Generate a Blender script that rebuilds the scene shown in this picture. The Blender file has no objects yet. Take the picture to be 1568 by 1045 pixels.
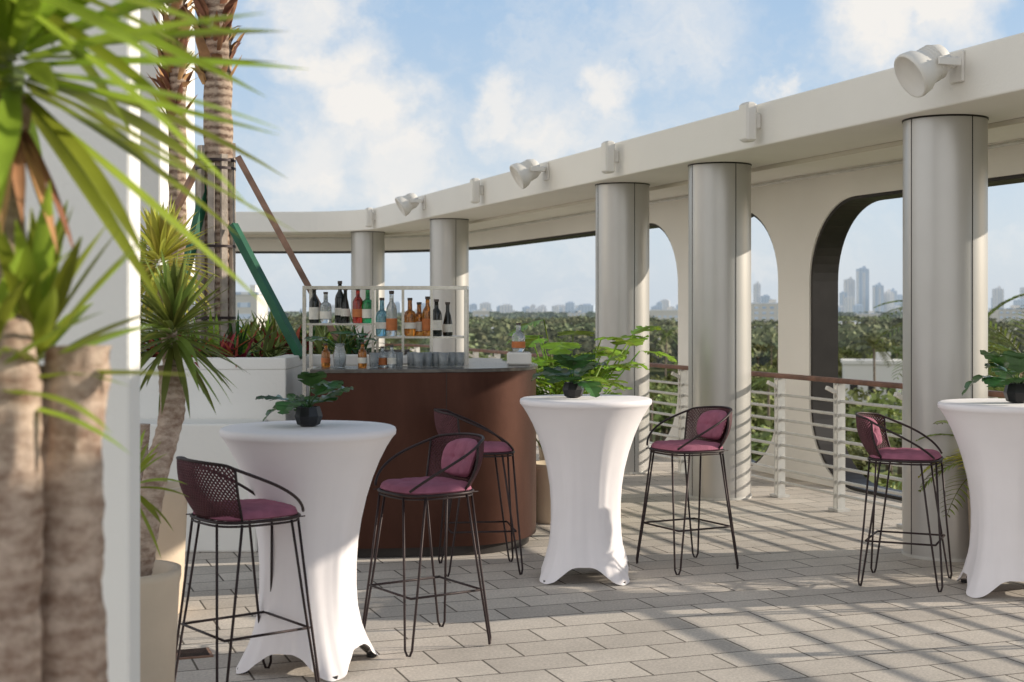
import bpy, math, random
from mathutils import Vector, Matrix, noise
random.seed(7)
R=random.random
def U(a,b): return a+(b-a)*R()
F=2178.0; CH=1.62
def W(px,y,Y):
    return Vector(((px-784)/F*Y, Y, CH+(475-y)/F*Y))
scene=bpy.context.scene

# ------------------------------------------------------------ materials
def mat(name,col,rough=.6,metal=0,bump=0,bscale=30,var=0,vscale=6,spec=.4,col2=None,transl=0,island=0,coat=0,detail=4,objvar=0,haze=None,sheen=0):
    m=bpy.data.materials.new(name); m.use_nodes=True
    nt=m.node_tree; N=nt.nodes; L=nt.links
    b=N['Principled BSDF']; out=N['Material Output']
    b.inputs['Base Color'].default_value=(*col,1); b.inputs['Roughness'].default_value=rough
    b.inputs['Metallic'].default_value=metal
    b.inputs['Specular IOR Level'].default_value=spec
    b.inputs['Coat Weight'].default_value=coat
    b.inputs['Sheen Weight'].default_value=sheen
    if haze: b.inputs['Emission Color'].default_value=(*haze[:3],1); b.inputs['Emission Strength'].default_value=haze[3]  # aerial haze painted on as a faint surface glow
    tc=N.new('ShaderNodeTexCoord')
    csock=None
    if var>0 or col2:
        n=N.new('ShaderNodeTexNoise'); n.inputs['Scale'].default_value=vscale; n.inputs['Detail'].default_value=detail
        L.new(tc.outputs['Object'],n.inputs['Vector'])
        r=N.new('ShaderNodeValToRGB')
        c2=col2 if col2 else tuple(c*(1-var) for c in col)
        c1=col if col2 else tuple(min(1,c*(1+var*.5)) for c in col)
        r.color_ramp.elements[0].color=(*c2,1); r.color_ramp.elements[0].position=.35
        r.color_ramp.elements[1].color=(*c1,1); r.color_ramp.elements[1].position=.65
        L.new(n.outputs['Fac'],r.inputs['Fac']); csock=r.outputs['Color']
        L.new(csock,b.inputs['Base Color'])
    if island>0 or objvar>0:
        g=N.new('ShaderNodeNewGeometry'); mr=N.new('ShaderNodeMapRange')
        mr.inputs['To Min'].default_value=1-island; mr.inputs['To Max'].default_value=1+island
        L.new(g.outputs['Random Per Island'],mr.inputs['Value'])
        hs=N.new('ShaderNodeHueSaturation'); hs.inputs['Color'].default_value=(*col,1)
        if csock: L.new(csock,hs.inputs['Color'])
        val=mr.outputs['Result']
        mr2=N.new('ShaderNodeMapRange'); mr2.inputs['To Min'].default_value=.47; mr2.inputs['To Max'].default_value=.515
        L.new(g.outputs['Random Per Island'],mr2.inputs['Value'])
        if objvar>0:
            oi=N.new('ShaderNodeObjectInfo'); m3=N.new('ShaderNodeMapRange'); m3.inputs['To Min'].default_value=1-objvar; m3.inputs['To Max'].default_value=1+objvar
            L.new(oi.outputs['Random'],m3.inputs['Value']); mu=N.new('ShaderNodeMath'); mu.operation='MULTIPLY'; L.new(val,mu.inputs[0]); L.new(m3.outputs[0],mu.inputs[1]); val=mu.outputs[0]
            mr2.inputs['To Min'].default_value=.455; mr2.inputs['To Max'].default_value=.52; L.new(oi.outputs['Random'],mr2.inputs['Value'])
        L.new(val,hs.inputs['Value']); L.new(mr2.outputs['Result'],hs.inputs['Hue'])
        csock=hs.outputs['Color']; L.new(csock,b.inputs['Base Color'])
    if bump>0:
        n=N.new('ShaderNodeTexNoise'); n.inputs['Scale'].default_value=bscale; n.inputs['Detail'].default_value=5
        L.new(tc.outputs['Object'],n.inputs['Vector'])
        bp=N.new('ShaderNodeBump'); bp.inputs['Strength'].default_value=bump; bp.inputs['Distance'].default_value=.02
        L.new(n.outputs['Fac'],bp.inputs['Height']); L.new(bp.outputs['Normal'],b.inputs['Normal'])
    if transl>0:
        t=N.new('ShaderNodeBsdfTranslucent'); mx=N.new('ShaderNodeMixShader'); mx.inputs[0].default_value=transl
        if csock: L.new(csock,t.inputs['Color'])
        else: t.inputs['Color'].default_value=(*col,1)
        L.new(b.outputs[0],mx.inputs[1]); L.new(t.outputs[0],mx.inputs[2]); L.new(mx.outputs[0],out.inputs['Surface'])
    return m

M={}
M['stucco']=mat('white_stucco',(.86,.83,.77),.85,bump=.12,bscale=60,var=.045,vscale=.7,detail=7)
M['stucco2']=mat('planter_stucco',(.85,.83,.79),.85,bump=.12,bscale=50,var=.045,vscale=1.1,detail=7)
M['soffit']=mat('soffit_paint',(.74,.69,.60),.85,bump=.1,bscale=40,var=.05,vscale=1)
M['darkframe']=mat('bronze_frame',(.035,.03,.028),.45,metal=.3,var=.2,vscale=4)
M['rail']=mat('rail_metal',(.62,.61,.58),.45,metal=.25,var=.1,vscale=10)
M['handrail']=mat('handrail_wood',(.19,.09,.06),.5,var=.3,vscale=9)
M['cloth']=mat('spandex_cloth',(.87,.83,.85),.7,bump=.06,bscale=9,var=.03,vscale=3,sheen=.2)
M['wire']=mat('stool_wire',(.04,.027,.028),.5,metal=.4,var=.15,vscale=20)
M['mesh']=mat('stool_mesh',(.10,.033,.042),.65,var=.2,vscale=20)
M['cushion']=mat('mauve_fabric',(.36,.125,.19),.9,bump=.35,bscale=220,var=.15,vscale=14)
M['steel']=mat('shelf_steel',(.66,.63,.58),.25,metal=.85,var=.1,vscale=15)
M['counter']=mat('counter_top',(.14,.13,.12),.25,metal=.4,var=.3,vscale=20)
M['black']=mat('black_ceramic',(.02,.02,.022),.35,var=.2,vscale=20)
M['white']=mat('white_plastic',(.76,.73,.68),.5,var=.06,vscale=4)
M['pot']=mat('cream_planter',(.72,.59,.45),.6,bump=.1,bscale=40,var=.08,vscale=3)
M['pot2']=mat('tan_planter',(.42,.33,.25),.6,bump=.1,bscale=40,var=.1,vscale=3)
M['soil']=mat('soil',(.05,.035,.025),.95,bump=.6,bscale=40,var=.4,vscale=20)
M['yucca']=mat('yucca_leaf',(.33,.43,.05),.38,var=.3,vscale=5,transl=.4,island=.4)
M['yucca2']=mat('yucca_leaf_dark',(.20,.26,.055),.4,var=.3,vscale=5,transl=.3,island=.5)
M['yucca3']=mat('yucca_leaf_yellow',(.50,.49,.09),.45,var=.3,vscale=5,transl=.35,island=.4)
M['monstera']=mat('monstera_leaf',(.05,.13,.035),.3,var=.3,vscale=12,transl=.15,island=.25)
M['philo']=mat('philodendron_leaf',(.27,.44,.05),.35,var=.3,vscale=8,transl=.4,island=.4)
M['dry']=mat('dry_leaf',(.36,.19,.09),.85,var=.4,vscale=8,island=.45)
M['red']=mat('red_leaf',(.38,.07,.04),.6,var=.4,vscale=8,island=.5,transl=.2)
M['lumber']=mat('grey_lumber',(.44,.37,.31),.8,bump=.3,bscale=60,var=.35,vscale=8)
M['brace']=mat('brown_lumber',(.30,.18,.13),.8,var=.3,vscale=8)
M['green']=mat('green_paint',(.015,.11,.055),.5,var=.2,vscale=8)
M['ground']=mat('park_ground',(.15,.17,.07),.95,var=.5,vscale=.02)
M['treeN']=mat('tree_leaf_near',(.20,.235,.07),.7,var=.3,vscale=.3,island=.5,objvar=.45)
M['treeF']=mat('tree_leaf_far',(.17,.195,.09),.8,var=.3,vscale=.03,island=.5,objvar=.3,haze=(.5,.62,.7,.03))  # distance haze put into the leaves: bluer green plus faint emission
M['treeFF']=mat('tree_leaf_farthest',(.14,.165,.105),.8,var=.3,vscale=.03,island=.4,objvar=.2,haze=(.5,.62,.75,.10))  # same painted haze, stronger for the last tree belt
M['bark']=mat('tree_bark',(.2,.16,.12),.9,var=.3,vscale=3)

def ringbark(name,c1,c2,scale,dist=3,bs=.5,band=.22,ns=16):
    m=bpy.data.materials.new(name); m.use_nodes=True; nt=m.node_tree; N=nt.nodes; L=nt.links; b=N['Principled BSDF']
    b.inputs['Roughness'].default_value=.9; b.inputs['Specular IOR Level'].default_value=.2
    tc=N.new('ShaderNodeTexCoord'); w=N.new('ShaderNodeTexWave'); w.bands_direction='Z'
    w.inputs['Scale'].default_value=scale; w.inputs['Distortion'].default_value=dist; w.inputs['Detail'].default_value=5; w.inputs['Detail Scale'].default_value=2.2; w.inputs['Detail Roughness'].default_value=.75
    mp=N.new('ShaderNodeMapping'); mp.inputs['Scale'].default_value=(1,1,1.8)
    n=N.new('ShaderNodeTexNoise'); n.inputs['Scale'].default_value=ns; n.inputs['Detail'].default_value=8; n.inputs['Roughness'].default_value=.75
    L.new(tc.outputs['Object'],w.inputs['Vector']); L.new(tc.outputs['Object'],mp.inputs[0]); L.new(mp.outputs[0],n.inputs['Vector'])
    mm=N.new('ShaderNodeMath'); mm.operation='MULTIPLY_ADD'; mm.inputs[1].default_value=band
    L.new(w.outputs['Fac'],mm.inputs[0])
    m2=N.new('ShaderNodeMath'); m2.operation='MULTIPLY'; m2.inputs[1].default_value=1.0-band*.7
    L.new(n.outputs['Fac'],m2.inputs[0]); L.new(m2.outputs[0],mm.inputs[2])
    r=N.new('ShaderNodeValToRGB'); r.color_ramp.elements[0].position=.38; r.color_ramp.elements[1].position=.64
    r.color_ramp.elements[0].color=(*c1,1); r.color_ramp.elements[1].color=(*c2,1)
    L.new(mm.outputs[0],r.inputs['Fac']); L.new(r.outputs['Color'],b.inputs['Base Color'])
    bp=N.new('ShaderNodeBump'); bp.inputs['Strength'].default_value=bs; bp.inputs['Distance'].default_value=.02
    L.new(mm.outputs[0],bp.inputs['Height']); L.new(bp.outputs['Normal'],b.inputs['Normal'])
    return m
M['ybark']=ringbark('yucca_bark',(.28,.18,.13),(.66,.52,.42),10,dist=5,band=.06,ns=13,bs=.7)
M['pbark']=ringbark('palm_bark',(.16,.10,.07),(.50,.38,.29),5)
M['column']=mat('silver_column_paint',(.52,.505,.485),.34,metal=.4,var=.04,vscale=2.5)
def coppermat():
    m=bpy.data.materials.new('copper_panel'); m.use_nodes=True; nt=m.node_tree; N=nt.nodes; L=nt.links; b=N['Principled BSDF']
    b.inputs['Metallic'].default_value=.8
    tc=N.new('ShaderNodeTexCoord'); mp=N.new('ShaderNodeMapping'); mp.inputs['Scale'].default_value=(1,1,.35)
    n=N.new('ShaderNodeTexNoise'); n.inputs['Scale'].default_value=5; n.inputs['Detail'].default_value=8; n.inputs['Roughness'].default_value=.65
    L.new(tc.outputs['Object'],mp.inputs[0]); L.new(mp.outputs[0],n.inputs['Vector'])
    r=N.new('ShaderNodeValToRGB'); r.color_ramp.elements[0].color=(.060,.025,.017,1); r.color_ramp.elements[1].color=(.090,.039,.027,1)
    r.color_ramp.elements[0].position=.3; r.color_ramp.elements[1].position=.75
    L.new(n.outputs['Fac'],r.inputs['Fac']); L.new(r.outputs['Color'],b.inputs['Base Color'])
    n2=N.new('ShaderNodeTexNoise'); n2.inputs['Scale'].default_value=90; L.new(tc.outputs['Object'],n2.inputs['Vector'])
    mr=N.new('ShaderNodeMapRange'); mr.inputs['To Min'].default_value=.34; mr.inputs['To Max'].default_value=.5
    L.new(n2.outputs['Fac'],mr.inputs['Value']); L.new(mr.outputs[0],b.inputs['Roughness'])
    return m
M['copper']=coppermat()
ANG=math.atan2(.941,-.339)
def pavermat():
    m=bpy.data.materials.new('concrete_pavers'); m.use_nodes=True; nt=m.node_tree; N=nt.nodes; L=nt.links; b=N['Principled BSDF']
    b.inputs['Roughness'].default_value=.8; b.inputs['Specular IOR Level'].default_value=.3
    tc=N.new('ShaderNodeTexCoord'); mp=N.new('ShaderNodeMapping'); mp.inputs['Rotation'].default_value=(0,0,-(ANG-math.pi/2))
    L.new(tc.outputs['Object'],mp.inputs[0])
    br=N.new('ShaderNodeTexBrick'); br.inputs['Scale'].default_value=1; br.inputs['Brick Width'].default_value=.42; br.inputs['Row Height'].default_value=.26
    br.inputs['Mortar Size'].default_value=.006; br.inputs['Mortar Smooth'].default_value=.3; br.inputs['Bias'].default_value=0; br.offset=.5
    br.inputs['Color1'].default_value=(.70,.635,.565,1); br.inputs['Color2'].default_value=(.56,.505,.45,1); br.inputs['Mortar'].default_value=(.15,.13,.11,1)
    L.new(mp.outputs[0],br.inputs['Vector'])
    n=N.new('ShaderNodeTexNoise'); n.inputs['Scale'].default_value=1.3; n.inputs['Detail'].default_value=8; n.inputs['Roughness'].default_value=.75
    L.new(tc.outputs['Object'],n.inputs['Vector'])
    mr=N.new('ShaderNodeMapRange'); mr.inputs['From Min'].default_value=.3; mr.inputs['From Max'].default_value=.7; mr.inputs['To Min'].default_value=.82; mr.inputs['To Max'].default_value=1.1
    L.new(n.outputs['Fac'],mr.inputs['Value'])
    n2=N.new('ShaderNodeTexNoise'); n2.inputs['Scale'].default_value=70; n2.inputs['Detail'].default_value=4; n2.inputs['Roughness'].default_value=.7
    L.new(tc.outputs['Object'],n2.inputs['Vector'])
    mr2=N.new('ShaderNodeMapRange'); mr2.inputs['From Min'].default_value=.3; mr2.inputs['From Max'].default_value=.7; mr2.inputs['To Min'].default_value=.72; mr2.inputs['To Max'].default_value=1.16
    L.new(n2.outputs['Fac'],mr2.inputs['Value'])
    mu=N.new('ShaderNodeMath'); mu.operation='MULTIPLY'; L.new(mr.outputs[0],mu.inputs[0]); L.new(mr2.outputs[0],mu.inputs[1])
    hs=N.new('ShaderNodeHueSaturation'); L.new(br.outputs['Color'],hs.inputs['Color']); L.new(mu.outputs[0],hs.inputs['Value'])
    L.new(hs.outputs[0],b.inputs['Base Color'])
    bp=N.new('ShaderNodeBump'); bp.inputs['Strength'].default_value=.5; bp.inputs['Distance'].default_value=.006; bp.invert=True
    ad=N.new('ShaderNodeMath'); ad.operation='MULTIPLY_ADD'; ad.inputs[1].default_value=-.25
    L.new(n2.outputs['Fac'],ad.inputs[0]); L.new(br.outputs['Fac'],ad.inputs[2])
    L.new(ad.outputs[0],bp.inputs['Height']); L.new(bp.outputs['Normal'],b.inputs['Normal'])
    return m
M['paver']=pavermat()
def glass(name,col,dark=False):
    m=bpy.data.materials.new(name); m.use_nodes=True; b=m.node_tree.nodes['Principled BSDF']
    N=m.node_tree.nodes; n=N.new('ShaderNodeTexNoise'); n.inputs['Scale'].default_value=9
    r=N.new('ShaderNodeValToRGB'); r.color_ramp.elements[0].color=(*[c*.8 for c in col],1); r.color_ramp.elements[1].color=(*col,1)
    m.node_tree.links.new(n.outputs['Fac'],r.inputs['Fac']); m.node_tree.links.new(r.outputs['Color'],b.inputs['Base Color'])
    b.inputs['Roughness'].default_value=.06; b.inputs['Transmission Weight'].default_value=.0 if dark else .75
    return m
M['g_amber']=glass('amber_glass',(.70,.27,.05)); M['g_green']=glass('green_glass',(.05,.5,.17)); M['g_clear']=glass('clear_glass',(.85,.9,.92))
M['g_blue']=glass('blue_glass',(.35,.7,.85)); M['g_dark']=glass('dark_glass',(.012,.015,.012),True); M['g_red']=glass('red_glass',(.6,.05,.03))
M['label']=mat('paper_label',(.78,.74,.65),.8,var=.1,vscale=30); M['cap']=mat('bottle_cap',(.08,.06,.05),.4,var=.2,vscale=30); M['labelr']=mat('orange_label',(.55,.18,.06),.7,var=.1,vscale=30)

# ------------------------------------------------------------ mesh builder
class MB:
    def __init__(s): s.v=[]; s.f=[]; s.m=[]; s.mats=[]; s.sm=[]
    def mi(s,m):
        if m not in s.mats: s.mats.append(m)
        return s.mats.index(m)
    def add(s,vs,fs,m,smooth=False):
        o=len(s.v); s.v+= [tuple(v) for v in vs]; k=s.mi(m)
        for f in fs: s.f.append(tuple(i+o for i in f)); s.m.append(k); s.sm.append(smooth)
    def box(s,c,size,m,rot=0,tilt=None,bev=0):
        x,y,z=[d/2 for d in size]
        if bev>0:
            vs=[];b=min(bev,x*.9,y*.9,z*.9)
            def ring(ax,ay,zz,bb): return [(ax-bb,-ay,zz),(ax,-ay+bb,zz),(ax,ay-bb,zz),(ax-bb,ay,zz),(-ax+bb,ay,zz),(-ax,ay-bb,zz),(-ax,-ay+bb,zz),(-ax+bb,-ay,zz)]
            for (zz,ins) in ((-z,b),(-z+b,0),(z-b,0),(z,b)): vs+=ring(x-ins,y-ins,zz,b)
            fs=[tuple(range(7,-1,-1)),tuple(range(24,32))]
            for r in range(3):
                for i in range(8): fs.append((r*8+i,r*8+(i+1)%8,(r+1)*8+(i+1)%8,(r+1)*8+i))
        else:
            vs=[(-x,-y,-z),(x,-y,-z),(x,y,-z),(-x,y,-z),(-x,-y,z),(x,-y,z),(x,y,z),(-x,y,z)]
            fs=[(0,3,2,1),(4,5,6,7),(0,1,5,4),(1,2,6,5),(2,3,7,6),(3,0,4,7)]
        q=Matrix.Rotation(rot,4,'Z')
        if tilt: q=q@tilt
        s.add([q@Vector(v)+Vector(c) for v in vs],fs,m)
    def tube(s,pts,r,m,n=8,closed=False,r2=None):
        pts=[Vector(p) for p in pts]; k=len(pts); vs=[]; prev=None
        for i,p in enumerate(pts):
            if closed: d=pts[(i+1)%k]-pts[i-1]
            else: d=pts[min(i+1,k-1)]-pts[max(i-1,0)]
            d.normalize()
            if prev is None:
                a=Vector((0,0,1)) if abs(d.z)<.9 else Vector((1,0,0)); u=d.cross(a).normalized()
            else:
                u=(prev-d*prev.dot(d))
                if u.length<1e-6: u=d.orthogonal()
                u.normalize()
            prev=u; w=d.cross(u)
            rr=r if r2 is None else r+(r2-r)*i/(k-1)
            for j in range(n):
                a=2*math.pi*j/n; vs.append(p+(u*math.cos(a)+w*math.sin(a))*rr)
        fs=[]
        rng=k if closed else k-1
        for i in range(rng):
            for j in range(n):
                fs.append((i*n+j,i*n+(j+1)%n,((i+1)%k)*n+(j+1)%n,((i+1)%k)*n+j))
        if not closed: fs+= [tuple(range(n-1,-1,-1)),tuple((k-1)*n+j for j in range(n))]
        s.add(vs,fs,m,True)
    def lathe(s,prof,c,m,n=24,axis=None,cap=True,smooth=True):
        vs=[];c=Vector(c); q=Matrix.Identity(3) if axis is None else Vector((0,0,1)).rotation_difference(Vector(axis)).to_matrix()
        for (r,z) in prof:
            for j in range(n):
                a=2*math.pi*j/n; vs.append(q@Vector((r*math.cos(a),r*math.sin(a),z))+c)
        fs=[]
        for i in range(len(prof)-1):
            for j in range(n): fs.append((i*n+j,i*n+(j+1)%n,(i+1)*n+(j+1)%n,(i+1)*n+j))
        s.add(vs,fs,m,smooth)
        if cap:
            k=len(prof)-1
            s.add([vs[j] for j in range(n)],[tuple(range(n-1,-1,-1))],m)
            s.add([vs[k*n+j] for j in range(n)],[tuple(range(n))],m)
    def leaf(s,base,d,L,wd,droop,m,seg=6,fold=.25,roll=0):
        p=Vector(base); d=Vector(d).normalized(); vs=[]
        side=d.cross(Vector((0,0,1)))
        if side.length<.05: side=Vector((1,0,0))
        side.normalize()
        if roll: side=Matrix.Rotation(roll,3,d)@side
        for i in range(seg+1):
            t=i/seg; w=wd*(.55+.9*t if t<.35 else .865)*(1 if t<.45 else max(0.02,(1-((t-.45)/.55)**1.8)))
            up=side.cross(d).normalized()
            vs+= [p-side*w*.5+up*w*fold, p.copy(), p+side*w*.5+up*w*fold]
            p=p+d*(L/seg); d=(d+Vector((0,0,-1))*droop/seg).normalized()
        fs=[]
        for i in range(seg):
            a=i*3; fs+=[(a,a+1,a+4,a+3),(a+1,a+2,a+5,a+4)]
        s.add(vs,fs,m,True)
    def prism(s,poly,z0,z1,m,mtop=None):
        n=len(poly); vs=[(x,y,z0) for x,y in poly]+[(x,y,z1) for x,y in poly]
        s.add(vs,[(i,(i+1)%n,n+(i+1)%n,n+i) for i in range(n)]+[tuple(range(n-1,-1,-1))],m)
        s.add(vs[n:],[tuple(range(n))],mtop or m)
    def ribbon(s,A,B,z0,z1,m,ends=True):
        n=len(A); vs=[]
        for a,b in zip(A,B): vs+=[(a[0],a[1],z0),(b[0],b[1],z0),(b[0],b[1],z1),(a[0],a[1],z1)]
        fs=[]
        for i in range(n-1):
            o=i*4; q=o+4
            fs+=[(o,q,q+1,o+1),(o+1,q+1,q+2,o+2),(o+2,q+2,q+3,o+3),(o+3,q+3,q,o)]
        if ends: fs+=[(0,1,2,3),(n*4-1,n*4-2,n*4-3,n*4-4)]
        s.add(vs,fs,m)
    def obj(s,name,parent=None,loc=None,rotz=0,bevel=0):
        me=bpy.data.meshes.new(name); me.from_pydata(s.v,[],s.f)
        for m in s.mats: me.materials.append(M[m])
        me.polygons.foreach_set('material_index',s.m); me.polygons.foreach_set('use_smooth',s.sm); me.update()
        ob=bpy.data.objects.new(name,me); scene.collection.objects.link(ob)
        if loc is not None: ob.location=loc
        ob.rotation_euler[2]=rotz
        if parent: ob.parent=parent
        if bevel>0:
            bm=ob.modifiers.new('b','BEVEL'); bm.width=bevel; bm.segments=2; bm.limit_method='ANGLE'
        return ob
def empty(name,loc=(0,0,0),rotz=0):
    e=bpy.data.objects.new(name,None); scene.collection.objects.link(e); e.location=loc; e.rotation_euler[2]=rotz; e.empty_display_size=.2
    return e

# ------------------------------------------------------------ terrace structure
T=Vector((-.339,.941,0)).normalized(); NN=Vector((T.y,-T.x,0)); P0=Vector((2.68,8.8,0)); SE=14.03; RB=1.5
PE=P0+T*SE; CEN=PE-NN*RB
def path(o,s0=-14,left=14):
    pts=[]
    s=s0
    while s<SE-.01:
        p=P0+T*s+NN*o; pts.append((p.x,p.y)); s+=1.0
    a0=math.atan2(NN.y,NN.x); a1=math.pi/2
    for i in range(17):
        a=a0+(a1-a0)*i/16; pts.append((CEN.x+(RB+o)*math.cos(a),CEN.y+(RB+o)*math.sin(a)))
    pts.append((CEN.x-left,CEN.y+RB+o))
    return pts
mb=MB(); outer=path(1.72)
poly=outer+[(CEN.x-14,-8),(outer[0][0],-8)]
ar=sum(poly[i][0]*poly[(i+1)%len(poly)][1]-poly[(i+1)%len(poly)][0]*poly[i][1] for i in range(len(poly)))
if ar<0: poly=poly[::-1]
mb.prism(poly,-15,0,'stucco','paver'); mb.obj('terrace_floor')
mb=MB(); mb.ribbon(path(0),path(2.35),2.88,3.21,'stucco')
mb.obj('roof_canopy',bevel=.012)
mb=MB()
mb.ribbon(path(.78),path(.80),2.845,2.877,'soffit'); mb.tube([(x,y,2.855) for x,y in path(1.55)],.016,'rail'); mb.obj('soffit_conduit')
def column(x,y,nm='round_column'):
    e=empty(nm,(x,y,0)); r=.27; mb=MB(); n=64
    mb.lathe([(r,0),(r,2.9)],(0,0,0),'column',n=n,cap=False)
    mb.obj('shaft',e)
    mb=MB()
    for a in (math.radians(-68),math.radians(112),math.radians(202),math.radians(22)):
        mb.box(((r+.0005)*math.cos(a),(r+.0005)*math.sin(a),1.45),(.003,.006,2.86),'darkframe',rot=a)
    mb.obj('seam',e)
    mb=MB(); mb.lathe([(r+.005,2.868),(r+.005,2.879)],(0,0,0),'darkframe',n=48); mb.lathe([(r+.008,0.001),(r+.008,.02)],(0,0,0),'rail',n=48); mb.obj('collar',e)
for px in (1447,1102,953,688):
    r=(px-784)/F; Y=6.252/(r+.36); column(r*Y,Y)
column(-2.33,23.0); column(-9.5,23.4)
p=P0+T*(-4.2)+NN*.38; column(p.x,p.y)
WO=Vector((7.634-.36*9.84,9.84,0))
def rr(u0,u1,z0,z1,r,n=14):
    pts=[]
    for (cx,cz,a) in ((u1-r,z0+r,-90),(u1-r,z1-r,0),(u0+r,z1-r,90),(u0+r,z0+r,180)):
        for i in range(n+1):
            t=math.radians(a+90*i/n); pts.append((cx+r*math.cos(t),cz+r*math.sin(t)))
    return pts
ZT=2.64; ZB=0.0; RR=.75
uend=13.55
outl=[(-17,-15),(uend,-15),(uend,ZB)]
for i in range(15):
    t=math.radians(270-90*i/14); outl.append((6.56+RR+RR*math.cos(t),ZB+RR+RR*math.sin(t)))
for i in range(15):
    t=math.radians(180-90*i/14); outl.append((6.56+RR+RR*math.cos(t),ZT-RR+RR*math.sin(t)))
outl+=[(uend,ZT),(uend,2.9),(-17,2.9)]
holes=[rr(-3.6,3.80,ZB,ZT,RR),rr(4.37,6.03,ZB,ZT,RR),rr(-11.5,-4.15,ZB,ZT,RR)]
cu=bpy.data.curves.new('arcade_wall','CURVE'); cu.dimensions='2D'; cu.fill_mode='BOTH'; cu.extrude=.15
for pts in [outl]+holes:
    sp=cu.splines.new('POLY'); sp.points.add(len(pts)-1); sp.use_cyclic_u=True
    for k,(a,b) in enumerate(pts): sp.points[k].co=(a,b,0,1)
tmp=bpy.data.objects.new('tmpc',cu); scene.collection.objects.link(tmp)
bpy.context.view_layer.update()
me=bpy.data.meshes.new_from_object(tmp.evaluated_get(bpy.context.evaluated_depsgraph_get()))
bpy.data.objects.remove(tmp)
me.materials.clear(); me.materials.append(M['stucco'])
for p_ in me.polygons: p_.use_smooth=False
wall=bpy.data.objects.new('arcade_wall',me); scene.collection.objects.link(wall)
mw=Matrix((( T.x,0,NN.x,WO.x+NN.x*.15),(T.y,0,NN.y,WO.y+NN.y*.15),(0,1,0,0),(0,0,0,1)))
wall.matrix_world=mw
mb=MB()
def liner(pts,closed=True):
    n=len(pts); vs=[]
    for i,(a,b) in enumerate(pts):
        a0,b0=pts[i-1] if (closed or i>0) else pts[i]; a1,b1=pts[(i+1)%n] if (closed or i<n-1) else pts[i]
        d=Vector((a1-a0,b1-b0)).normalized(); nn=Vector((-d.y,d.x))*.03
        for (o,w) in ((0,.006),(1,.006),(1,.285),(0,.285)):
            A=a+nn.x*o; B=b+nn.y*o
            q=WO+T*A+NN*(.012+w); vs.append((q.x,q.y,B))
    fs=[]
    for i in range(n if closed else n-1):
        o=i*4;q=((i+1)%n)*4
        for j in range(4): fs.append((o+j,o+(j+1)%4,q+(j+1)%4,q+j))
    mb.add(vs,fs,'darkframe')
for h in holes: liner(h)
ol=outl[3:3+30][::-1]
liner([(uend,ZT-.0)]+ol,False)
lp=mb.obj('opening_frames'); lp.parent=wall; lp.matrix_parent_inverse=mw.inverted()
mb=MB(); A=path(1.68,s0=13.6)[1:]; B=path(1.98,s0=13.6)[1:]
mb.ribbon(A,B,ZT,2.9,'stucco')
mb.ribbon(path(1.70,s0=13.6)[1:],path(1.96,s0=13.6)[1:],ZT-.03,ZT-.001,'darkframe')
for x in (-8.5,-14.5): mb.box((x,CEN.y+RB+1.83,ZT/2-.02),(.6,.28,ZT-.02),'stucco')
mb.obj('curved_lintel')
e=empty('terrace_railing'); mb=MB(); hb=MB(); RO=.86
rp=path(RO,s0=-10)
for i in range(8):
    z=.13+i*.108; mb.tube([(x,y,z) for x,y in rp],.0135,'rail',n=6)
mb.obj('rails',e); hb.ribbon(path(RO-.035,s0=-10),path(RO+.035,s0=-10),1.03,1.07,'handrail'); hb.obj('handrail',e,bevel=.012)
mb=MB()
acc=0; nxt=.4
for i in range(len(rp)-1):
    a=Vector(rp[i]);b=Vector(rp[i+1]);l=(b-a).length; ang=math.atan2((b-a).y,(b-a).x)
    while nxt<acc+l:
        p=a+(b-a)*((nxt-acc)/l)
        mb.box((p.x,p.y,.52),(.016,.07,1.02),'rail',rot=ang); q=Vector((math.cos(ang),math.sin(ang)))*.05
        mb.box((p.x+q.x,p.y+q.y,.52),(.016,.07,1.02),'rail',rot=ang)
        mb.box((p.x+q.x*.5,p.y+q.y*.5,.012),(.14,.12,.022),'rail',rot=ang)
        nn=Vector((math.sin(ang),-math.cos(ang)))
        c=p+q*.5-nn*.05
        mb.box((c.x,c.y,.965),(.035,.15,.03),'white',rot=ang,tilt=Matrix.Rotation(math.radians(25),4,'X'))
        nxt+=.93
    acc+=l
mb.obj('posts',e)
def onf(px,z):
    r=(px-784)/F; Y=5.848/(r+.36); return Vector((r*Y,Y,z))
def flood(px,z=3.12):
    p=onf(px,z); e=empty('floodlight',p,math.atan2(-NN.y,-NN.x)); mb=MB()
    mb.box((.012,0,-.02),(.022,.13,.19),'white',bev=.006)
    mb.box((.06,0,.0),(.08,.05,.05),'white',bev=.01)
    mb.tube([(.10,-.115,0),(.10,.115,0)],.022,'white',n=12)
    for s_ in (-1,1): mb.box((.16,s_*.125,-.01),(.16,.014,.05),'white',bev=.004)
    mb.obj('bracket',e)
    mb=MB(); ax=Vector((.86,-.10,-.50)).normalized(); c=Vector((.20,0,-.01))
    mb.lathe([(.0,-.11),(.05,-.108),(.085,-.09),(.105,-.04),(.110,.03),(.116,.06),(.135,.09),(.145,.145),(.142,.165),(.132,.168),(.12,.15),(.0,.155)],c,'white',n=28,axis=ax,cap=False)
    for k in range(5): mb.lathe([(.105,-.03+k*.02),(.114,-.027+k*.02),(.105,-.022+k*.02)],c,'white',n=28,axis=ax,cap=False)
    mb.obj('head',e)
def spk(px,z=3.07):
    p=onf(px,z); e=empty('wall_speaker',p,math.atan2(-NN.y,-NN.x)); mb=MB()
    mb.box((.03,0,0),(.056,.05,.12),'white',bev=.01); mb.obj('bracket',e)
    mb=MB(); mb.box((.105,0,-.01),(.09,.13,.30),'white',bev=.015); mb.box((.152,0,-.01),(.006,.105,.26),'stucco',bev=.002); mb.obj('cabinet',e)
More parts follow.
